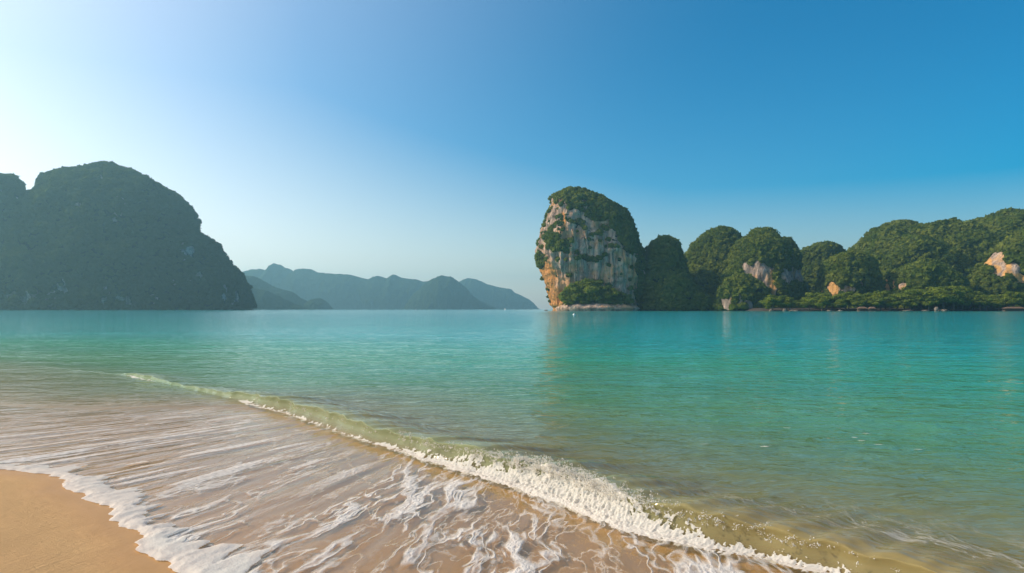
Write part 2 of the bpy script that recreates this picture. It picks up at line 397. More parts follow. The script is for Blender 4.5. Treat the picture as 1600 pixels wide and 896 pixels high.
# ---------------------------------------------------------------- water (one sheet: swash film, breaker, open sea)
A = acol(0.0042, 60)
n_sw = 240
fr_ = np.linspace(0, 1, n_sw)
d1 = np.concatenate([np.arange(0.008, 1.2, 0.008), np.geomspace(1.2, 14, 150)[0:], np.geomspace(14, 4600, 120)[1:]])
a1 = np.repeat(A[None], n_sw, 0)
Sa, Wa = S(A), W(A)
dsw = (Sa - Wa)[None] * (1 - fr_[:, None])
dA = np.concatenate([dsw, np.repeat(d1[:, None], len(A), 1)], 0)
aA = np.repeat(A[None], dA.shape[0], 0)
WaA = Wa[None]; HA = Hc(aA)
Hn = HA * (1 + 0.30 * noise(aA * 1.7, 4.4) + 0.16 * noise(aA * 5.5, 7.7))
Lf = 0.9 * Hn + 0.04                                  # length of the front face
u = dA / Lf
hw = np.where(u < 0, 0, np.where(u < 1, sstep(0, 1, u) ** 0.8, np.exp(-((dA - Lf) / (0.30 + 1.5 * Hn)) ** 2 * 0.5)))
curl = 0.55 * Hn * np.clip(hw, 0, 1) ** 3 * (u < 6)
dpos = dA - np.where(u > 0, curl, 0)
cA = WaA + dpos
X = aA * E[0] + cA * Nn[0]; Y = aA * E[1] + cA * Nn[1]
fx, fy = flow(X, Y)
zb = bed(aA, WaA + dA)
tsw = np.clip(dA / np.minimum((Sa - Wa)[None], -0.3), 0, 1)    # 0 at breaker, 1 at swash edge
film = 0.012 + 0.05 * (1 - tsw) ** 1.2
zsw = zb + film
edge = sstep(0.0, 0.035, 1 - tsw)
near = np.exp(-(np.hypot(X, Y) / 30) ** 2)
ripl = (0.010 * fbm(fx * 3.6, fy * 0.5, 0.3, 2) + 0.004 * noise(fx * 10, fy * 1.4)) * near
zsw = zsw + ripl * sstep(0.0, 0.1, 1 - tsw) - (1 - edge) * 0.03
seaamp = sstep(0.3, 3, dA) * np.exp(-(np.hypot(X, Y) / 70) ** 2)
zsea = seaamp * (0.040 * noise(X * 0.28 + 0.3 * noise(X * 0.5, Y * 0.5), Y * 0.55 + 0.12 * X, 0.5) + 0.016 * noise(X * 1.5, Y * 2.4, 1.5) + 0.005 * noise(X * 4, Y * 6, 2.5))
z0 = ZW + film[n_sw - 1:n_sw]                            # level at breaker base
Z = np.where(dA <= 0, zsw, z0 * np.exp(-np.maximum(dA, 0) / 1.5) + zsea)
Z = Z + Hn * hw * (dA > 0) + 0.012 * hw * noise(aA * 8, dA * 9, 3) * near
depth = np.where(dA <= 0, np.maximum(zsw - zb, 0.002) * 0.5, 0.06 + 0.085 * np.minimum(dA, 30) + 0.02 * np.clip(dA - 30, 0, 400))
lm = sstep(-11, -17, aA)
dist = dA + 6 * lm * np.where(dA <= 0, 1 - sstep(0.25, 0.95, tsw), 1)
depth = depth + lm * np.where(dA <= 0, 0.30 * np.clip(1 - tsw, 0, 1) ** 1.6, 0.30)
wave = np.where(dA > 0, np.clip(hw, 0, 1) ** 0.6 * sstep(0, 0.15, u) * sstep(0.03, 0.12, HA), 0) * np.exp(-np.maximum(dA - Lf, 0) / 0.45)
depth = depth + 0.10 * wave
foam = np.where(dA <= 0, 0.42 + 0.58 * sstep(-7.5, -4.5, aA) + 0.3 * sstep(0.80, 1.0, tsw), 0.30 * sstep(0.45, 1.0, dA) * np.exp(-np.maximum(dA - 0.9, 0) / 0.9) * sstep(-4.8, -2.0, aA))
foam = foam * (1 - np.clip(wave * 1.6, 0, 1))
foam = foam * np.exp(-(np.maximum(-aA - 9, 0) / 7) ** 2) * np.where(dA <= 0, sstep(0.02, 0.14, tsw) * 0.5 + 0.5, 1)
glint_streak = np.where(dA <= 0, sstep(-4.5, -8.0, aA) * sstep(-14.5, -10, aA) * 0.9, 0) * sstep(0.05, 0.3, tsw)  # where the painted sky reflections lie on the left swash
fleck = sstep(1.5, 3.0, dA) * (1 - sstep(7, 11, dA)) * sstep(-9, -4, aA)
V = np.stack([X, Y, Z], -1)
sea = mesh_obj('sea_water', V, grid_faces(*X.shape), M_water,
               attrs=dict(depth=depth.ravel(), dist=dist.ravel(), wave=wave.ravel(), along=aA.ravel(), foam=foam.ravel(), fleck=fleck.ravel(), glint_streak=glint_streak.ravel(),
                          flow=np.stack([fx.ravel(), fy.ravel(), 0 * fx.ravel()], -1)))
tag(sea, 'turquoise sea with a small breaking wave and thin film of water on the sand', 'sea', kind='structure')

# ---------------------------------------------------------------- foam of the breaker and of the swash edge
def ico(sub):
    import bmesh
    bm = bmesh.new(); bmesh.ops.create_icosphere(bm, subdivisions=sub, radius=1.0)
    v = np.array([x.co[:] for x in bm.verts]); f = np.array([[q.index for q in p.verts] for p in bm.faces]); bm.free(); return v, f
ICO1, ICO2, ICO3 = ico(1), ico(2), ico(3)
def blobs(P, Rr, base=ICO2, nv=8, rough=0.35, flat=1.0, freq=1.6, var=None, shatter=0.0):
    """merge many lumpy blobs: returns verts, faces, per-vertex var"""
    P = np.asarray(P); Rr = np.asarray(Rr); N = len(P); bv, bf = base; nb = len(bv)
    vs_ = np.stack([bv * (1 + rough * fbm(bv[:, 0] * freq + 9 * k, bv[:, 1] * freq, bv[:, 2] * freq + 3 * k, 3))[:, None] for k in range(nv)])
    idx = rng.integers(0, nv, N); ang = rng.uniform(0, 2 * pi, N); ca, sa = np.cos(ang)[:, None], np.sin(ang)[:, None]
    v = vs_[idx]
    x = v[..., 0] * ca - v[..., 1] * sa; y = v[..., 0] * sa + v[..., 1] * ca
    st = rng.uniform(0.8, 1.25, (N, 1))
    out = np.stack([x * st, y / st, v[..., 2] * flat], -1) * Rr[:, None, None] + P[:, None, :]
    fc = (bf[None] + (np.arange(N) * nb)[:, None, None]).reshape(-1, 3)
    vr = rng.uniform(0, 1, N) if var is None else var
    if shatter:                                          # loose leaf sprays instead of a closed skin
        T = out.reshape(-1, 3)[fc]; m = len(T); c0 = T.mean(1, keepdims=True)
        ctr = np.repeat(P, len(bf), 0)[:, None, :]; rr_ = np.repeat(Rr, len(bf))[:, None, None]
        T = c0 + (T - c0) * rng.uniform(1.0, 1.9, (m, 1, 1)) + rng.normal(0, shatter, (m, 3, 3)) * rr_ * 0.30 + (c0 - ctr) * rng.normal(0, shatter * 0.35, (m, 1, 1))
        vv_ = np.clip(np.repeat(vr, len(bf)) + rng.normal(0, 0.16, m), 0, 1)
        return T.reshape(-1, 3), np.arange(m * 3).reshape(m, 3), np.repeat(vv_, 3)
    return out.reshape(-1, 3), fc, np.repeat(vr, nb)

def drop_faces(V, Fc, keep):
    Fc = Fc[keep[Fc].all(1)]
    used = np.zeros(len(V), bool); used[Fc.ravel()] = True
    m = np.cumsum(used) - 1
    return V[used], m[Fc]

# swash edge foam
a_ = 5 * np.sinh(np.arange(-math.asinh(16 / 5), math.asinh(3.0 / 5), 0.0021))
v_ = np.concatenate([np.linspace(-0.035, 0.10, 34), np.linspace(0.106, 0.95, 120)])
aA2, vA2 = np.meshgrid(a_, v_)
cA2 = S(aA2) + vA2
X2 = aA2 * E[0] + cA2 * Nn[0]; Y2 = aA2 * E[1] + cA2 * Nn[1]
fx2, fy2 = flow(X2, Y2)
fing = 0.05 * noise(fx2 * 5.0, fy2 * 0.8, 2.0) + 0.025 * noise(fx2 * 12, fy2 * 2, 4.0)
vv = vA2 + fing
prof = sstep(-0.03, 0.03, vv) * (0.35 + 0.65 * np.exp(-np.maximum(vv - 0.04, 0) / 0.22))
lump = 0.55 + 0.55 * (1 - np.abs(noise(fx2 * 6, fy2 * 1.5, 7)) * 1.6) + 0.45 * noise(fx2 * 14, fy2 * 4.5, 1) + 0.25 * noise(fx2 * 40, fy2 * 22, 6)
thick = 0.022 * prof * np.maximum(lump, 0.05) * (0.7 + 0.6 * noise(aA2 * 1.3, 0.4) ** 2)
cover = 1.05 - (np.maximum(vv, 0) / (0.42 + 0.30 * noise(aA2 * 0.9, 6.1) + 0.45 * noise(fx2 * 2.2, fy2 * 0.35, 9))) * 0.85 + 0.55 * noise(fx2 * 5, fy2 * 0.9, 3) + 0.30 * noise(fx2 * 16, fy2 * 5, 8)
keep = (cover > 0.30) & (prof > 0.02)
tS = np.clip(vA2 / (W(aA2) - S(aA2)), 0, 1)
zb2 = ZS + (ZW - ZS) * np.clip((cA2 - _S0(aA2)) / (_W0(aA2) - _S0(aA2)), -0.3, 1)
Z2 = zb2 + 0.006 + 0.012 * sstep(0, 0.1, vA2) + thick * sstep(0.28, 0.55, cover)
Vf, Ff = drop_faces(np.stack([X2, Y2, Z2], -1).reshape(-1, 3), grid_faces(*X2.shape), keep.ravel())
o = mesh_obj('edge_foam', Vf, Ff, M_foam)
tag(o, 'white bubbly foam along the swash edge on the golden sand', 'foam', kind='stuff')

# breaker foam roll
a_ = 5 * np.sinh(np.arange(-math.asinh(21.0 / 5), math.asinh(1.0 / 5), 0.0012))
v_ = np.linspace(-1, 1, 170)                           # -1: foot in front of the wave, +1: past the crest
aA3, vA3 = np.meshgrid(a_, v_)
_ca = [-21, -20.2, -19.6, -18.4, -17.6, -13.2, -12.7, -12.2, -11, -9, -7.6, -7.0, -6.4, -5.5, -4.5, -3.6, -3.1, -2.6, -2.2, -1.7, -1, 1]
_cv = [0, 0.25, 0.55, 0.30, 0.0, 0.0, 0.55, 0.26, 0.22, 0.20, 0.22, 0.40, 0.52, 0.64, 0.95, 0.95, 0.68, 0.44, 0.40, 0.36, 0.0, 0.0]
cov3 = np.interp(aA3, _ca, _cv)
H3 = Hc(aA3) * (1 + 0.30 * noise(aA3 * 1.7, 4.4) + 0.16 * noise(aA3 * 5.5, 7.7))
L3 = 0.9 * H3 + 0.04
fr3 = np.clip((vA3 + 0.35) / 1.35, 0, 1) * 1.15
hw3 = np.where(fr3 < 1, sstep(0, 1, fr3) ** 0.8, 1.0)
dpos3 = np.where(vA3 < -0.35, (vA3 + 0.35) * 0.28, fr3 * L3 - 0.55 * H3 * hw3 ** 3)
zz3 = np.where(vA3 < -0.35, 0, H3 * hw3)
roll = np.exp(-((vA3 + 0.30) / 0.40) ** 2) * (0.12 + 0.88 * np.clip(cov3 * 1.15, 0, 1))
n1 = noise(aA3 * 5, vA3 * 2.2, 1.0); n2 = noise(aA3 * 12, vA3 * 5, 2.0); n3 = noise(aA3 * 28, vA3 * 11, 3.0); n4 = noise(aA3 * 60, vA3 * 24, 4.0)
n5 = noise(aA3 * 17, vA3 * 2.0, 8.0); n6 = noise(aA3 * 42, vA3 * 5.0, 9.0)
lum = 0.36 + (1 - np.abs(n1) * 1.5) * 0.22 + (1 - np.abs(n5) * 1.7) * 0.20 + n2 * 0.15 + n6 * 0.26 + n3 * 0.16 + n4 * 0.14 + 0.07 * noise(aA3 * 95, vA3 * 40, 5.0)
out3 = roll * (0.022 + 0.16 * H3) * np.clip(0.35 + 0.75 * lum, 0.05, None) + np.clip(cov3 - 0.5, 0, 1) * 0.10 * np.clip(lum, 0, None) * np.exp(-((vA3 - 0.35) / 0.6) ** 2)
tw = np.interp(aA3, [-30, 1], [0, 0])
cA3 = W(aA3) + dpos3 - out3 * 0.8
zb3 = ZW + 0.062
Z3 = zb3 + zz3 + out3 * 0.75 - 0.01
msk = cov3 * 1.25 - 0.25 + 0.42 * n1 + 0.34 * n2 + 0.20 * n3 + 0.20 * n4 + 0.25 * n5 + 0.34 * n6 - np.clip(vA3 + 0.25, 0, 2) * (1.25 - 0.95 * np.clip(cov3, 0, 1)) + 0.40 * np.exp(-((vA3 + 0.35) / 0.25) ** 2) * (cov3 > 0.02)
foot = noise(aA3 * 3.3, 2.0) * 0.25 + noise(aA3 * 9, 5.0) * 0.16
msk = np.where(vA3 < -0.62 + foot, msk - 3 * (-0.62 + foot - vA3), msk)
X3 = aA3 * E[0] + cA3 * Nn[0]; Y3 = aA3 * E[1] + cA3 * Nn[1]
Vf, Ff = drop_faces(np.stack([X3, Y3, Z3], -1).reshape(-1, 3), grid_faces(*X3.shape), (msk > 0.30).ravel())
o = mesh_obj('breaker_foam', Vf, Ff, M_foam)
tag(o, 'churning white foam tumbling down the small breaking wave', 'foam', kind='stuff')
# spray thrown up from the crest
P = []; Q = []
for k in range(900):
    a0 = rng.choice([rng.normal(-4.6, 0.7), rng.normal(-4.1, 0.5), rng.uniform(-12.8, -1.2), rng.normal(-6.5, 0.8), rng.normal(-2.4, 0.5)], p=[0.36, 0.34, 0.12, 0.1, 0.08])
    h0 = float(Hc(a0)); strength = np.interp(a0, [-13, -6, -4.5, -3.2, -1.5], [0.2, 0.4, 1.0, 0.8, 0.3])
    m = int(rng.integers(6, 34)); az = rng.uniform(-0.4, 0.4); lift = rng.uniform(0.0, 1.0) ** 2 * 0.15 * strength
    tline = np.sort(rng.uniform(0, 1, m))
    d0 = 0.30 * h0 + 0.02 + rng.normal(0, 0.05)
    aa_ = a0 + az * lift * tline * 2 + rng.normal(0, 0.012, m)
    cc_ = W(np.full(m, a0)) + d0 + rng.normal(0, 0.014, m)
    zz_ = 0.01 + h0 * rng.uniform(0.6, 1.0) + lift * (tline * 1.6 - tline ** 2) + rng.normal(0, 0.006, m)
    P.append(np.stack([aa_ * E[0] + cc_ * Nn[0], aa_ * E[1] + cc_ * Nn[1], zz_], -1)); Q.append((rng.uniform(0.05, 1.0, m) ** 3 * 0.007 + 0.0015) * (1.1 - 0.6 * tline) * (0.6 + 0.4 * strength))
Vs, Fs, _ = blobs(np.concatenate(P), np.concatenate(Q), ICO1, 6, 0.5)
o = mesh_obj('sea_spray', Vs, Fs, M_foam)
tag(o, 'white droplets splashing up above the crest of the breaking wave', 'spray', kind='stuff')

# ---------------------------------------------------------------- karst hills
def displaced(P, amps, flute=0, wrap=True, seed=0.0, nmul=None):
    if wrap: du = np.roll(P, -1, 1) - np.roll(P, 1, 1)
    else: du = np.gradient(P, axis=1)
    dv = np.gradient(P, axis=0)
    nr = np.cross(du, dv); nr /= np.linalg.norm(nr, axis=-1, keepdims=True) + 1e-9
    d = 0
    for s, a in amps:
        d = d + a * noise(P[..., 0] / s + seed, P[..., 1] / s, P[..., 2] / s)
    if flute:
        steep = np.clip(1 - np.abs(nr[..., 2]) * 1.3, 0, 1)
        d = d + flute * steep * (fbm(P[..., 0] / 9 + seed, P[..., 1] / 9, P[..., 2] / 70, 3) - 0.6 * np.abs(noise(P[..., 0] / 22 + seed, P[..., 1] / 22, P[..., 2] / 120)) + 0.45 * noise(P[..., 0] / 16, P[..., 1] / 16, P[..., 2] / 4.5 + seed) - 0.5 * np.exp(-(noise(P[..., 0] / 11, P[..., 1] / 11, P[..., 2] / 60 + seed) / 0.12) ** 2))
    return P + nr * d[..., None]
def normals(P, wrap):
    du = np.roll(P, -1, 1) - np.roll(P, 1, 1) if wrap else np.gradient(P, axis=1)
    nr = np.cross(du, np.gradient(P, axis=0)); return nr / (np.linalg.norm(nr, axis=-1, keepdims=True) + 1e-9)
def rings(D, prof, kd=0.7, p=2.4, yaw=0.0, nz=120, nt=260, zb=-3.0, inset=1.6):
    prof = sorted(prof, key=lambda q: -q[0])
    z = np.array([float(at(800, q[0], D)[2]) for q in prof]); l = np.array([float(at(q[1], q[0], D)[0]) for q in prof]); r = np.array([float(at(q[2], q[0], D)[0]) for q in prof])
    zt = z[-1]
    q = np.linspace(0, 1, nz); zg = zb + (zt - zb) * (1 - (1 - q) ** 1.25)
    L = np.interp(zg, z, l); Rr = np.interp(zg, z, r)
    k = np.hanning(7); k /= k.sum()
    L = np.convolve(np.pad(L, 3, mode='edge'), k, 'valid'); Rr = np.convolve(np.pad(Rr, 3, mode='edge'), k, 'valid')
    cx = (L + Rr) / 2; hw = (Rr - L) / 2; hmax = hw.max()
    th = np.linspace(0, 2 * pi, nt, endpoint=False)
    ct, s_ = np.cos(th - yaw)[None], np.sin(th - yaw)[None]
    b = kd * (0.35 * hmax * (hw / hmax) ** 0.5 + 0.65 * hw)[:, None]; a = hw[:, None]
    rad = (np.abs(ct / a) ** p + np.abs(s_ / b) ** p) ** (-1 / p)
    x = rad * np.cos(th)[None]; y = rad * np.sin(th)[None]
    wx = np.abs(x).max(1, keepdims=True); x = x * (a / wx)
    P = np.stack([cx[:, None] + x, D + y, np.repeat(zg[:, None], nt, 1)], -1)
    # the nearer half of a ring looks wider than its middle: bring the outline back to the wanted width
    for _ in range(3):
        uu = P[..., 0] * D / P[..., 1]; lo, hi = uu.min(1), uu.max(1)
        sc_ = np.clip((Rr - L - 2 * inset) / np.maximum(hi - lo, 0.1), 0.3, 1.5); mid = (lo + hi) / 2
        P[..., 0] = ((uu - mid[:, None]) * sc_[:, None] + ((L + Rr) / 2)[:, None]) * P[..., 1] / D
    cx = P[..., 0].mean(1)
    # close the top
    cap = []
    for f, dz in ((0.75, 0.35), (0.45, 0.7), (0.15, 0.9), (0.01, 0.95)):
        t = P[-1].copy(); c0 = np.array([cx[-1], D, zt]); t = c0 + (t - c0) * f; t[:, 2] = zt + dz * hw[-1] * 0.14; cap.append(t)
    return np.concatenate([P, np.array(cap)], 0)
def ridge(D, out, depth, nx=320, nt=70, power=0.8, zb=-3.0):
    px = np.array([q[0] for q in out], float); py = np.array([q[1] for q in out], float)
    xx, _, zz = at(px, py, D)
    xg = np.linspace(xx[0], xx[-1], nx); h = np.maximum(np.interp(xg, xx, zz), 0.5)
    k = np.hanning(5); k /= k.sum(); h = np.convolve(np.pad(h, 2, mode='edge'), k, 'valid')
    hs_ = np.convolve(np.pad(h, 20, mode='edge'), np.hanning(41) / np.hanning(41).sum(), 'valid')
    t = np.linspace(0, pi, nt)[:, None]
    dp = depth * (0.25 * hs_.max() + 0.75 * hs_)[None]
    y = D - dp * np.cos(t); z = zb + (h[None] - zb) * np.sin(t) ** power
    P = np.stack([np.repeat(xg[None], nt, 0), y, z], -1)
    return P[:, ::-1] * 1.0
def ell(px, py, zones):
    """max over ellipses (cx, cy, rx, ry): 1 inside, 0 outside"""
    m = np.zeros_like(px)
    for cx, cy, rx, ry in zones:
        q = np.hypot((px - cx) / rx, (py - cy) / ry); m = np.maximum(m, 1 - sstep(0.75, 1.2, q))
    return m
def hill(name, P, mat, wrap, amps, flute=0, seed=0, rockfn=None, ochre=None, leaf=None, leaf_r=(2.2, 4.2), dens=1.0, base=ICO2, flat=0.85, maxn=9000, label='', cat='hill', kind='structure', leafmat=None, lname='forest'):
    ztop = P[..., 2].max(); colh = P[..., 2].max(0)
    P = displaced(P, amps, flute, wrap, seed)
    if wrap: P[..., 2] = np.where(P[..., 2] > 0, P[..., 2] * (ztop - (leaf_r[0] * 0.5 if leaf else 0)) / P[..., 2].max(), P[..., 2])
    else: P[..., 2] = np.where(P[..., 2] > 0, P[..., 2] * np.clip((colh - (1.5 if leaf else 0)) / np.maximum(P[..., 2].max(0), 0.5), 0.3, 1.6)[None], P[..., 2])
    nr = normals(P, wrap)
    if wrap: flip = (nr[P.shape[0] // 2, :, 1] * (P[P.shape[0] // 2, :, 1] - P[P.shape[0] // 2, :, 1].mean())).mean() < 0
    else: flip = nr[P.shape[0] // 4, :, 1].mean() > 0
    if flip: nr = -nr
    px, py = pix(P)
    rk = rockfn(px, py, nr, P) if rockfn else np.zeros_like(px)
    oc = ell(px, py, ochre) if ochre else np.zeros_like(px)
    Fc = grid_faces(P.shape[0], P.shape[1], wrap)
    if flip: Fc = Fc[:, ::-1]
    loc = (float(P[0, :, 0].mean()), float(P[..., 1].mean()), 0.0)
    o = mesh_obj(name, P, Fc, mat, attrs=dict(rock=rk.ravel(), ochre=oc.ravel()), loc=loc)
    tag(o, label, cat, kind=kind)
    if leaf:
        Vv = P.reshape(-1, 3); nn = nr.reshape(-1, 3); rr = rk.ravel()
        q = Vv[Fc]; ar = np.linalg.norm(np.cross(q[:, 2] - q[:, 0], q[:, 3] - q[:, 1]), axis=1) / 2
        c = q.mean(1); vis = (nn[Fc[:, 0]] * (-c / np.linalg.norm(c, axis=1, keepdims=True))).sum(1) > -0.45
        wgt = ar * vis * (c[:, 2] > 2.0)
        rm = sum(leaf_r) / 2
        N = int(min(maxn, dens * wgt.sum() / (rm * rm * 1.5)))
        fi = rng.choice(len(Fc), N, p=wgt / wgt.sum())
        u1, u2 = rng.uniform(0, 1, (2, N, 1))
        pt = (q[fi, 0] * (1 - u1) + q[fi, 1] * u1) * (1 - u2) + (q[fi, 3] * (1 - u1) + q[fi, 2] * u1) * u2
        rkf = rr[Fc[fi, 0]]; steep = 1 - np.abs(nn[Fc[fi, 0], 2])
        ok = rkf + 0.35 * noise(pt[:, 0] / 9, pt[:, 1] / 9, pt[:, 2] / 14) < 0.5
        pt = pt[ok]; nf = nn[Fc[fi[ok], 0]]; N = len(pt)
        rad = rng.uniform(*leaf_r, N) * (0.75 + 0.5 * (noise(pt[:, 0] / 25, pt[:, 1] / 25, pt[:, 2] / 25) + 0.5))
        rad = np.clip(rad, leaf_r[0] * 0.6, leaf_r[1] * 1.4)
        pt = pt + nf * rad[:, None] * 0.15 + np.array([0, 0, 1]) * rad[:, None] * 0.15
        var = np.clip(0.5 + 0.75 * noise(pt[:, 0] / 30, pt[:, 1] / 30, pt[:, 2] / 30) + rng.normal(0, 0.30, N), 0, 1)
        Vb, Fb, vr = blobs(pt, rad, base, 10, 0.45, flat, 1.9, var, 0.30)
        f = mesh_obj(lname, Vb, Fb, leafmat or M_leaf, parent=o, attrs=dict(var=vr), loc=loc, smooth=False)
        f['kind'] = 'stuff'
    return o

# sea stack
P = rings(700, [(299, 888, 908), (303, 876, 918), (307, 868, 924), (313, 862, 945), (325, 857, 968), (340, 851, 984), (360, 847, 993), (376, 843, 1000), (400, 838, 1004), (412, 839, 1006),
                (430, 845, 1007), (450, 851, 1007), (465, 855, 1005), (478, 858, 1002), (483, 862, 997), (488, 860, 1000)], kd=0.80, p=3.4, yaw=0.10, nz=230, nt=560)
vz = [(905, 303, 55, 9), (950, 328, 38, 17), (985, 360, 22, 36), (1001, 420, 6, 60), (862, 371, 12, 14), (874, 386, 13, 8), (925, 402, 26, 4), (845, 408, 4, 12), (900, 318, 14, 10), (972, 350, 16, 18), (1000, 470, 8, 25)]
def rk_tower(px, py, nr, P):
    m = 1 - ell(px + 7 * noise(P[..., 0] / 8, P[..., 2] / 8, 0.3), py + 6 * noise(P[..., 0] / 7, P[..., 2] / 7, 5.3), vz)
    bush = sstep(0.50, 0.66, noise(P[..., 0] / 10, P[..., 1] / 10, P[..., 2] / 6) + 0.25 * noise(P[..., 0] / 3, P[..., 1] / 3, P[..., 2] / 3) + 0.30 * nr[..., 2])
    return m * (1 - sstep(0.5, 0.7, nr[..., 2])) * (1 - bush)
hill('rock_tower', P, M_tower, True, [(60, 2.5), (25, 2.5), (11, 1.8), (4.5, 0.9)], 4.2, 3.3, rk_tower,
     [(852, 440, 16, 38), (868, 468, 14, 20), (880, 345, 5, 14)], True, (0.9, 2.6), 1.7, ICO2, 0.85, 9000,
     'tall limestone tower rising from the sea with an overhanging orange left edge', 'sea stack', None)

HA_ = [(36, 5), (17, 3.2), (7, 1.0)]
def rk_streak(zones):
    def f(px, py, nr, P):
        st = sstep(-0.50, 0.0, noise(P[..., 0] / 7, P[..., 1] / 7, P[..., 2] / 40) + 0.5 * noise(P[..., 0] / 20, P[..., 2] / 14, 3))
        return ell(px + 10 * noise(P[..., 0] / 12, P[..., 2] / 40, 0.3), py + 9 * noise(P[..., 0] / 7, P[..., 2] / 30, 5.3), zones) * st
    return f
def rk_zone(zones, j=6):
    def f(px, py, nr, P): return ell(px + j * noise(P[..., 0] / 8, P[..., 2] / 20, 0.3), py + j * noise(P[..., 0] / 5, P[..., 2] / 7, 5.3), zones)
    return f
right = [
 (740, [(361, 1120, 1140), (366, 1108, 1152), (372, 1097, 1160), (382, 1086, 1168), (400, 1076, 1180), (430, 1070, 1190), (488, 1062, 1205)], 'steep green dome with rounded twin top behind the middle cliff', [], 1.0),
 (690, [(375, 1030, 1044), (380, 1020, 1054), (388, 1013, 1061), (400, 1009, 1066), (425, 1004, 1072), (450, 996, 1090), (475, 990, 1110), (488, 985, 1120)], 'small pointed green dome right beside the rock tower', [], 1.0),
 (690, [(362, 1182, 1206), (367, 1172, 1211), (374, 1160, 1218), (386, 1148, 1234), (402, 1139, 1240), (440, 1126, 1248), (488, 1112, 1258)], 'green dome with a streaked grey and pink cliff on its front', [(1168, 425, 11, 16), (1190, 432, 18, 26), (1206, 440, 7, 26), (1183, 410, 5, 10), (1235, 432, 22, 14)], 1.0),
 (740, [(373, 1225, 1237), (379, 1216, 1242), (390, 1208, 1246), (412, 1200, 1252), (488, 1188, 1275)], 'dark narrow dome tucked behind the streaked cliff', [(1245, 432, 18, 14)], 1.0),
 (800, [(385, 1268, 1290), (388, 1258, 1304), (394, 1250, 1314), (410, 1244, 1322), (440, 1236, 1330), (488, 1228, 1342)], 'low twin-topped green hill in the gap between larger hills', [], 1.0),
 (650, [(433, 1158, 1172), (438, 1145, 1182), (446, 1135, 1192), (460, 1124, 1200), (488, 1116, 1206)], 'low dark rocky knoll at the waterline with pale vertical streaks', [(1130, 471, 7, 10), (1142, 468, 6, 13), (1155, 466, 5, 16), (1168, 474, 6, 9), (1136, 479, 10, 5)], 1.0),
 (655, [(400, 1318, 1344), (404, 1306, 1354), (412, 1296, 1362), (430, 1284, 1371), (450, 1276, 1376), (488, 1268, 1388)], 'rounded green knoll with a row of small orange cliffs at its foot', [(1285, 452, 4, 9), (1302, 450, 9, 11), (1306, 463, 4, 8), (1323, 452, 12, 7), (1344, 441, 4, 6)], 1.0),
]
for i, (D, pr, lab, zn, dn) in enumerate(right):
    hill('green_hill' if i else 'green_hill', rings(D, pr, 0.9, 2.3, 0, 110, 260), M_right, True, HA_, 2.6, 5.1 * i, rk_zone(zn) if zn else None,
         {2: [(1207, 442, 6, 20), (1164, 438, 3, 10)], 6: zn[:3]}.get(i), True, (1.1, 3.4), 1.5, ICO2, 0.85, 8000, lab, 'hill')
# big hill on the right and its two spurs
P = ridge(765, [(1318, 486), (1326, 420), (1334, 402), (1342, 388), (1352, 373), (1370, 359), (1395, 350), (1420, 346), (1445, 348), (1470, 354), (1495, 357), (1512, 351), (1530, 344), (1537, 339), (1545, 341), (1560, 335), (1578, 331), (1610, 333), (1680, 330), (1760, 345), (1850, 390), (1930, 486)], 0.95, 420, 110, 0.75)
hill('green_hill', P, M_right, False, [(60, 12), (28, 6), (13, 2.5), (6, 0.8)], 0.6, 2.2, None, None, True, (1.3, 3.9), 1.4, ICO2, 0.85, 20000, 'long broad green ridge that closes the bay at the right', 'hill')
P = rings(640, [(412, 1428, 1446), (418, 1412, 1462), (428, 1396, 1484), (440, 1384, 1500), (456, 1376, 1512), (488, 1368, 1526)], 0.9, 2.2, 0, 90, 240)
hill('green_hill', P, M_right, True, HA_, 2.4, 8.8, rk_zone([(1387, 446, 5, 11), (1400, 446, 4, 8), (1389, 454, 8, 4), (1415, 448, 9, 7)]), [(1392, 448, 12, 12)], True, (1.1, 3.4), 1.5, ICO2, 0.85, 8000, 'green spur with two thin pale orange cliff streaks near the shore', 'hill')
P = rings(640, [(372, 1590, 1640), (378, 1572, 1660), (388, 1556, 1690), (404, 1540, 1720), (424, 1526, 1740), (450, 1510, 1760), (488, 1490, 1780)], 0.45, 2.3, 0, 120, 320)
hill('green_hill', P, M_right, True, HA_, 3.0, 4.1, rk_zone([(1550, 398, 12, 13), (1546, 410, 10, 10), (1562, 412, 14, 14), (1580, 422, 14, 12), (1560, 420, 9, 9), (1572, 425, 9, 9), (1566, 402, 10, 12), (1583, 430, 10, 10), (1594, 437, 10, 9), (1604, 444, 9, 8), (1578, 416, 8, 8)], 4),
     [(1544, 412, 6, 12), (1556, 421, 9, 7), (1575, 430, 9, 9), (1592, 438, 14, 11), (1576, 417, 5, 9)], True, (1.2, 3.6), 1.5, ICO2, 0.85, 9000, 'green spur carrying a large ochre cliff scar at the right', 'hill')

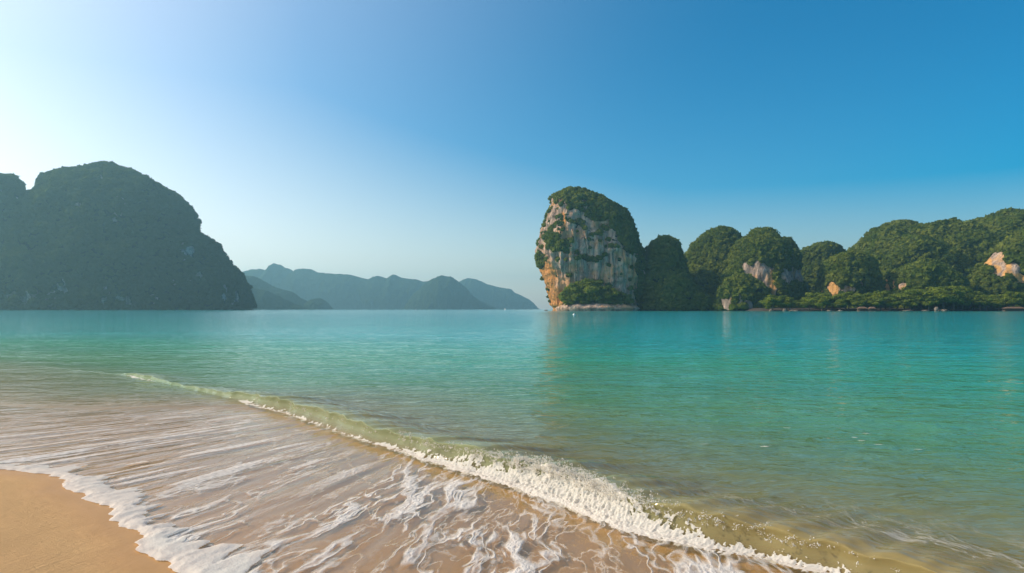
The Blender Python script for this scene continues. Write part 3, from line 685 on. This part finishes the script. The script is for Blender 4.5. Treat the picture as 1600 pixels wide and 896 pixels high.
# dark left mountain
P = rings(1300, [(259, 152, 188), (262, 128, 214), (266, 108, 228), (273, 84, 244), (285, 60, 266), (297, 46, 282), (306, 30, 290), (322, 8, 302), (345, -20, 315), (360, -40, 321), (366, -46, 328), (380, -60, 347), (384, -64, 353),
                 (400, -80, 362), (420, -100, 374), (432, -110, 384), (446, -120, 390), (465, -130, 393), (484, -140, 392), (488, -140, 392)], 0.55, 2.6, 0.0, 170, 520, -4, 9.0)
zl = [(187, 322, 10, 18), (176, 340, 6, 10), (122, 328, 8, 14), (158, 280, 6, 10), (288, 392, 12, 14), (312, 428, 7, 9), (295, 442, 22, 4), (165, 462, 10, 14), (100, 450, 14, 12), (40, 465, 26, 10), (75, 468, 20, 8), (190, 470, 10, 8), (350, 455, 8, 10), (362, 465, 8, 10), (235, 470, 10, 8)]
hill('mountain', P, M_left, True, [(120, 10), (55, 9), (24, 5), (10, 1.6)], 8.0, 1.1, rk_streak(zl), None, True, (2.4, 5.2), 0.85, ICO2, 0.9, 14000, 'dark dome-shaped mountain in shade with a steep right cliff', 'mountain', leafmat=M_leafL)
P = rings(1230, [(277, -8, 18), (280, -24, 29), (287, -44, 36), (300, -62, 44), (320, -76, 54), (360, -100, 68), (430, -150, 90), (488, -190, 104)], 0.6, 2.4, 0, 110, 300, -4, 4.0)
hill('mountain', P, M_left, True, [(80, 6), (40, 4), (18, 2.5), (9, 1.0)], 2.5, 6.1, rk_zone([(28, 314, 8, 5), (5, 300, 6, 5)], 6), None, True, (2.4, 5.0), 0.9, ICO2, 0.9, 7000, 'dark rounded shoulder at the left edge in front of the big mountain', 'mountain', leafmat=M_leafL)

# far ranges in the haze
far = [
 (5200, [(690, 486), (700, 455), (716, 441), (724, 437), (732, 435), (745, 437), (760, 444), (780, 449), (798, 452), (805, 458), (812, 461), (826, 468), (836, 476), (844, 486)], 'faint far ridge sloping down to the sea beside the tower', 7),
 (4500, [(330, 486), (360, 430), (386, 425), (395, 421), (412, 421), (422, 426), (428, 415), (433, 412), (439, 416), (443, 420), (449, 419), (458, 426), (470, 420), (482, 420), (495, 426), (520, 428), (545, 429), (560, 433), (575, 437), (590, 431), (600, 434), (608, 436), (616, 429), (625, 434), (640, 436), (652, 437), (660, 440), (668, 439), (690, 445), (720, 455), (760, 474), (785, 486)], 'long hazy blue range with a pointed peak on the horizon', 8),
 (3900, [(630, 486), (645, 462), (662, 446), (670, 440), (680, 434), (692, 431), (706, 433), (716, 440), (728, 450), (738, 462), (752, 473), (768, 480), (785, 486)], 'hazy round-topped hill in front of the far range', 6),
 (3000, [(340, 486), (370, 432), (386, 431), (398, 432), (412, 441), (432, 450), (455, 456), (468, 465), (480, 472), (490, 468), (500, 466), (508, 470), (515, 480), (520, 486)], 'hazy blue slope emerging from behind the dark left mountain', 4),
 (2500, [(330, 486), (380, 449), (400, 451), (420, 455), (440, 466), (458, 474), (472, 479), (484, 486)], 'low nearer slope at the foot of the dark left mountain', 4),
]
for i, (D, out, lab, am) in enumerate(far):
    hill('far_hill', ridge(D, out, 1.1, 420, 60, 0.85), M_far, False, [(160, am * 0.8), (70, am * 0.8), (32, am * 1.1), (14, am * 0.6)], 0, 9.3 * i, None, None, False, label=lab, cat='hill')

# ---------------------------------------------------------------- right shore: low ground, trees, boulders, huts
def pt(px, Y, z=0.0): return (float((px - 800) / F * Y), Y, z)
gx = np.linspace(-1, 1, 160); gy = np.linspace(0, 1, 40)
GX, GY = np.meshgrid(gx, gy)
x0, x1 = pt(1172, 600)[0], pt(1720, 600)[0]
XX = (x0 + x1) / 2 + GX * (x1 - x0) / 2
YY = 556 + 10 * noise(GX * 6, 2.2) + GY * 120 + 60 * np.clip(np.abs(GX) - 0.9, 0, 1)
ZZ = -0.8 + 3.4 * sstep(0, 0.5, GY) * (1 - sstep(0.93, 1, np.abs(GX))) + 0.5 * noise(GX * 25, GY * 9) * GY
o = mesh_obj('shore', np.stack([XX, YY, ZZ], -1), grid_faces(40, 160), M_shore)
tag(o, 'low dark earth shore under the trees at the right', 'shore', kind='structure')

def tube(pts, rad, ns=7):
    pts = np.asarray(pts, float); V = []; Fc = []
    for i, p in enumerate(pts):
        t = pts[min(i + 1, len(pts) - 1)] - pts[max(i - 1, 0)]; t /= np.linalg.norm(t) + 1e-9
        s = np.cross(t, (0.3, 1, 0.1)); s /= np.linalg.norm(s); q = np.cross(t, s)
        for k in range(ns):
            an = 2 * pi * k / ns; V.append(p + (s * math.cos(an) + q * math.sin(an)) * rad[i])
    for i in range(len(pts) - 1):
        for k in range(ns): Fc.append([i * ns + k, i * ns + (k + 1) % ns, (i + 1) * ns + (k + 1) % ns, (i + 1) * ns + k])
    return np.array(V), np.array(Fc)
def merge(parts):
    V = []; Fc = []; n = 0
    for v, f in parts: V.append(v); Fc.append(f + n); n += len(v)
    return np.concatenate(V), np.concatenate(Fc)
def tree_meshes(seed):
    g = np.random.default_rng(seed)
    Ht = 10.0
    lean = g.uniform(-0.8, 0.8, 2)
    tp = [(lean[0] * t * t, lean[1] * t * t, Ht * 0.62 * t) for t in np.linspace(0, 1, 6)]
    parts = [tube(tp, np.linspace(0.32, 0.14, 6))]
    cl = []
    for k in range(9):
        an = 2 * pi * k / 9 + g.uniform(-0.3, 0.3); le = g.uniform(1.6, 3.6); z0 = Ht * g.uniform(0.28, 0.55)
        b0 = np.array([lean[0] * 0.3, lean[1] * 0.3, z0]); b1 = b0 + np.array([math.cos(an) * le, math.sin(an) * le, g.uniform(0.8, 2.6)])
        parts.append(tube([b0, (b0 + b1) / 2 + (0, 0, 0.3), b1], [0.12, 0.08, 0.04], 5)); cl.append(b1)
    tr = merge(parts)
    cl += [np.array([g.normal(0, 1.9), g.normal(0, 1.9), Ht * g.uniform(0.42, 0.95)]) for _ in range(16)]
    cl = np.array(cl); cr = g.uniform(1.0, 1.9, len(cl)); cr *= np.where(cl[:, 2] > Ht * 0.85, 0.75, 1)
    V = []; vr = []
    for c, r in zip(cl, cr):
        m = 230
        dv = g.normal(size=(m, 3)); dv /= np.linalg.norm(dv, axis=1)[:, None]
        pos = c + dv * r * g.uniform(0.55, 1.08, (m, 1)) * np.array([1.15, 1.15, 0.75])
        nrm = dv * 0.8 + np.array([0, 0, 0.5]) + g.normal(0, 0.4, (m, 3)); nrm /= np.linalg.norm(nrm, axis=1)[:, None]
        s = np.cross(nrm, g.normal(size=(m, 3))); s /= np.linalg.norm(s, axis=1)[:, None]; q = np.cross(nrm, s)
        e = g.uniform(0.16, 0.36, (m, 1))
        V.append(np.stack([pos - s * e * 1.3, pos - q * e * 0.7, pos + s * e * 1.3, pos + q * e * 0.7], 1).reshape(-1, 3))
        vr.append(np.repeat(np.clip(0.5 + 0.3 * g.normal() + g.normal(0, 0.15, m), 0, 1), 4))
    V = np.concatenate(V); n = len(V) // 4
    return tr, (V, np.arange(n * 4).reshape(n, 4)), np.concatenate(vr)
kinds = []
for k in range(6):
    tr, cr, vr = tree_meshes(40 + k)
    t_ = mesh_obj('trunk', tr[0], tr[1], M_bark); c_ = mesh_obj('crown', cr[0], cr[1], M_tree, attrs=dict(var=vr), smooth=False)
    kinds.append((t_.data, c_.data)); bpy.data.objects.remove(t_); bpy.data.objects.remove(c_)
def tree(name, loc, sx, sz, k, label, group):
    e = empty(name, loc); e.scale = (sx, sx, sz); e.rotation_euler = (0, 0, rng.uniform(0, 6.28))
    tag(e, label, 'tree', group)
    for nm, me in zip(('trunk', 'crown'), kinds[k]):
        o = bpy.data.objects.new(nm, me); C.objects.link(o); o.parent = e
    return e
G = 'trees along the far right shore'
special = [(1207, 462, 17, 'rounded bright green tree at the left end of the shore trees'), (1228, 463, 16, 'taller of the two bright green trees near the left end of the far shore'),
           (1490, 455, 20, 'broad dark crowned tree overhanging the pale shore rock'), (1582, 458, 20, 'bright yellow-green tree above the brown roofed hut')]
for px, top, _, lab in special:
    D = 566; h = float(at(px, top, D)[2]); tree('shore_tree', pt(px, D, 0.8), h / 10 * 1.15, h / 10, int(rng.integers(0, 6)), lab, G)
tops = [(1195, 470), (1240, 466), (1260, 464), (1280, 460), (1310, 462), (1340, 458), (1375, 457), (1405, 460), (1440, 453), (1470, 449), (1510, 455), (1540, 458), (1560, 459), (1600, 455), (1660, 455)]
for i in range(46):
    px = 1200 + i * 9.2 + rng.uniform(-3, 3); row = i % 3
    D = [566, 580, 598][row] + rng.uniform(-4, 4)
    top = np.interp(px, [t[0] for t in tops], [t[1] for t in tops]) + rng.uniform(-3, 6) + (6 if row == 0 else 0)
    h = float(at(px, top, D)[2])
    lab = ['leafy tree in the front row along the dark far shore', 'leafy tree in the middle row behind the front shore trees', 'leafy tree in the back row at the foot of the green spurs'][row]
    tree('shore_tree', pt(px, D, 0.6), h / 10 * rng.uniform(1.15, 1.7), h / 10, int(rng.integers(0, 6)), lab, G)
G2 = 'bushy trees at the foot of the rock tower'
for i, (px, top, bot) in enumerate([(886, 452, 478), (897, 444, 476), (908, 438, 474), (920, 436, 474), (932, 441, 474), (944, 447, 476), (956, 450, 477), (968, 456, 478), (978, 461, 480), (902, 455, 480), (926, 452, 480), (948, 460, 481), (893, 464, 480), (914, 460, 480), (937, 462, 480), (962, 465, 481)]):
    D = 652 if i < 9 else 646
    zt, zb_ = float(at(px, top, D)[2]), float(at(px, bot, D)[2])
    tree('bushy_tree', pt(px, D, max(zb_ - 3, 0.3)), (zt - zb_ + 3) / 10 * 1.15, (zt - zb_ + 3) / 10, int(rng.integers(0, 6)), 'bushy tree in the green clump on the ledge at the foot of the rock tower', G2)
# ledge under them
th = np.linspace(0, 2 * pi, 90, endpoint=False)
lev = [(-2, 1.0), (0.6, 0.97), (2.0, 1.02), (4.5, 0.95), (6.5, 0.8), (7.5, 0.4), (7.8, 0.02)]
lx0, lx1 = pt(870, 655)[0], pt(998, 655)[0]
P = np.array([[((lx0 + lx1) / 2 + (lx1 - lx0) / 2 * s * math.cos(t), 658 + 26 * s * math.sin(t), z) for t in th] for z, s in lev])
P = np.repeat(P, 1, 0)
P = displaced(P, [(12, 2.2), (5, 1.2), (2.2, 0.5)], 0.6, True, 2.7)
o = mesh_obj('rock_ledge', P, grid_faces(len(lev), 90, True), M_tower, attrs=dict(rock=np.ones(P.shape[0] * 90), ochre=np.zeros(P.shape[0] * 90)), loc=(float(P[..., 0].mean()), 658, 0))
tag(o, 'pale rock ledge at the waterline carrying the clump of bushy trees', 'rock', kind='structure')

# boulders at the waterline
for i, (px, wpx, hpx, lab) in enumerate([(1204, 4, 3, 'single small pale boulder below the left-end shore trees'), (1226, 5, 4, 'pale upright boulder at the start of a flat rock shelf'), (1240, 12, 2, 'flat pale rock shelf lying at the waterline under the shore trees'),
        (1296, 7, 2, 'flat pale rock below the small orange cliffs'), (1313, 6, 2, 'low pale rock right of the flat rock below the orange cliffs'), (1418, 12, 2, 'long low pale rock under the spreading shore trees'), (1446, 9, 2, 'low pale rock between the long rock and the upright shore rock'),
        (1463, 5, 7, 'upright pale orange rock standing at the waterline'), (1474, 12, 3, 'flat pale rock beside the upright orange rock'), (877, 7, 12, 'orange pointed boulder at the left foot of the rock tower'), (853, 5, 1.6, 'low dark rock just off the left foot of the rock tower')]):
    D = 552 if px > 1000 else 652
    if px == 853: D = 690
    s = D / F
    v, f = ICO3
    q = v * (1 + 0.5 * fbm(v[:, 0] * 1.7 + i * 3, v[:, 1] * 1.7, v[:, 2] * 1.7, 4))[:, None]
    q = q * np.array([wpx * s * 0.55, wpx * s * 0.5, hpx * s * 0.62]) + np.array([0, 0, hpx * s * 0.35])
    x, y, _ = pt(px, D)
    o = mesh_obj('boulder', q + np.array([x, y, 0]), f, M_right if hpx >= 9 else M_bould, loc=(x, y, 0), attrs=dict(rock=np.ones(len(q)), ochre=np.ones(len(q))))
    tag(o, lab, 'boulder', 'rocks along the waterline')
def prism(x0, x1, y0, y1, z0, z1, roof=False):
    if not roof:
        v = [(x0, y0, z0), (x1, y0, z0), (x1, y1, z0), (x0, y1, z0), (x0, y0, z1), (x1, y0, z1), (x1, y1, z1), (x0, y1, z1)]
        f = [[0, 3, 2, 1], [4, 5, 6, 7], [0, 1, 5, 4], [1, 2, 6, 5], [2, 3, 7, 6], [3, 0, 4, 7]]
    else:
        m = (y0 + y1) / 2; i = (x1 - x0) * 0.22
        v = [(x0, y0, z0), (x1, y0, z0), (x1, y1, z0), (x0, y1, z0), (x0 + i, m, z1), (x1 - i, m, z1)]
        f = [[0, 1, 5, 4], [2, 3, 4, 5], [1, 2, 5, 5], [3, 0, 4, 4], [0, 3, 2, 1]]
        f[2] = [1, 2, 5, 1]; f[3] = [3, 0, 4, 3]
    return np.array(v, float), np.array(f)
import bmesh
def bm_obj(name, boxes, mat, parent):
    bm = bmesh.new()
    for v, f in boxes:
        vv = [bm.verts.new(q) for q in v]
        for q in f:
            u_ = list(dict.fromkeys(int(k) for k in q)); bm.faces.new([vv[k] for k in u_])
    me = bpy.data.meshes.new(name); bm.to_mesh(me); bm.free(); me.materials.append(mat)
    o = bpy.data.objects.new(name, me); C.objects.link(o); o.parent = parent; return o
for px, wd, D, lab in [(1347, 9, 553, 'low brown roofed beach hut under the trees near the orange cliffs'), (1362, 6, 552, 'smaller brown roofed hut right beside the low beach hut'), (1584, 22, 556, 'wide open hut with a flat brown roof at the right end of the shore')]:
    s = D / F; hw_ = wd * s * 0.5 * 1.6; x, y, _ = pt(px, D, 0)
    e = empty('beach_hut', (x, y, 0.0)); tag(e, lab, 'hut')
    bm_obj('roof', [prism(-hw_, hw_, -2.2, 2.2, 2.3, 3.6, True)], M_roof, e)
    bm_obj('wall', [prism(-hw_ * 0.8, hw_ * 0.8, 0.6, 1.6, 0.3, 2.3)], M_wood, e)
    for sx in (-0.85, 0.85):
        for sy in (-1.8, 1.8): bm_obj('post', [prism(hw_ * sx - 0.1, hw_ * sx + 0.1, sy - 0.1, sy + 0.1, -0.6, 2.35)], M_wood, e)
    bm_obj('deck', [prism(-hw_ * 0.95, hw_ * 0.95, -2.0, 2.0, 0.05, 0.3)], M_bould, e)

# ---------------------------------------------------------------- boats and buoy
def boat(px, D, L, sail, lab):
    e = empty('small_boat', pt(px, D, 0)); tag(e, lab, 'boat', 'small white boats near the far hills')
    V = []; ns = 14; prof = [(0, -0.25), (0.6, -0.1), (0.9, 0.35), (1.0, 0.75), (0.92, 0.75), (0.8, 0.45), (0, 0.40)]
    st = np.linspace(-0.5, 0.5, ns)
    for s in st:
        b = 0.30 * L / 2 * (1 - max(0, s * 2) ** 2.2) * (0.82 if s < -0.45 else 1) + 0.02
        for sg in (-1, 1):
            for q, z in (prof if sg < 0 else prof[::-1]): V.append((s * L, sg * q * b, z * L * 0.14 * (1 + 0.35 * max(0, s * 2) ** 2)))
    k = len(prof) * 2
    Fc = np.concatenate([grid_faces(ns, k, True)]); h = mesh_obj('hull', V, Fc, M_white); h.parent = e
    bm_obj('cabin', [prism(-0.12 * L, 0.16 * L, -0.09 * L, 0.09 * L, 0.06 * L, 0.26 * L), prism(-0.2 * L, 0.2 * L, -0.11 * L, 0.11 * L, 0.27 * L, 0.30 * L)], M_white, e)
    if sail:
        v, f = tube([(0.1 * L, 0, 0.05 * L), (0.1 * L, 0, 1.1 * L)], [0.05, 0.03], 6); m_ = mesh_obj('mast', v, f, M_white); m_.parent = e
        v = np.array([(0.08 * L, 0.02, 0.32 * L), (-0.4 * L, 0.06 * L, 0.34 * L), (-0.17 * L, 0.05 * L, 0.7 * L), (0.08 * L, 0.02, 1.05 * L)]); v = np.concatenate([v, v + (0, 0.03, 0)])
        s_ = bm_obj('sail', [(v, np.array([[0, 1, 2, 3], [7, 6, 5, 4], [0, 4, 5, 1], [1, 5, 6, 2], [2, 6, 7, 3], [3, 7, 4, 0]]))], M_white, e)
    return e
b = boat(649, 1150, 5.0, False, 'tiny white motorboat with a cabin far off below the long hazy range'); b.rotation_euler = (0, 0, 0.3)
b = boat(789, 1150, 3.6, True, 'tiny white sailing boat far off below the faint sloping ridge'); b.rotation_euler = (0, 0, 2.6)
x, y = ground(897, 493)
e = empty('mooring_buoy', (x, y, 0)); tag(e, 'small white round buoy floating before the foot of the rock tower', 'buoy')
v, f = ICO3; o = mesh_obj('float', v * np.array([0.36, 0.36, 0.34]) + (0, 0, 0.16), f, M_white); o.parent = e
v, f = tube([(0, 0, 0.45), (0, 0, 0.56), (0.05, 0, 0.62), (0.10, 0, 0.56), (0.10, 0, 0.47)], [0.025] * 5, 6); o = mesh_obj('lifting_eye', v, f, M_wood); o.parent = e

# ---------------------------------------------------------------- haze
n = NT('haze_air'); n.t.nodes.remove(n.out); n.out = n.t.nodes.new('ShaderNodeOutputMaterial')
pv = n('VolumePrincipled'); pv.inputs['Color'].default_value = (0.40, 0.82, 1.0, 1); pv.inputs['Density'].default_value = 0.00017; pv.inputs['Anisotropy'].default_value = 0.45
n.t.links.new(pv.outputs[0], n.out.inputs['Volume'])
vb, fb = prism(-6800, 6800, -6800, 6800, -20, 330)
hz = mesh_obj('haze', vb, fb, n.m, smooth=False)
tag(hz, 'pale blue sea haze that fades the far hills', 'haze', kind='stuff')
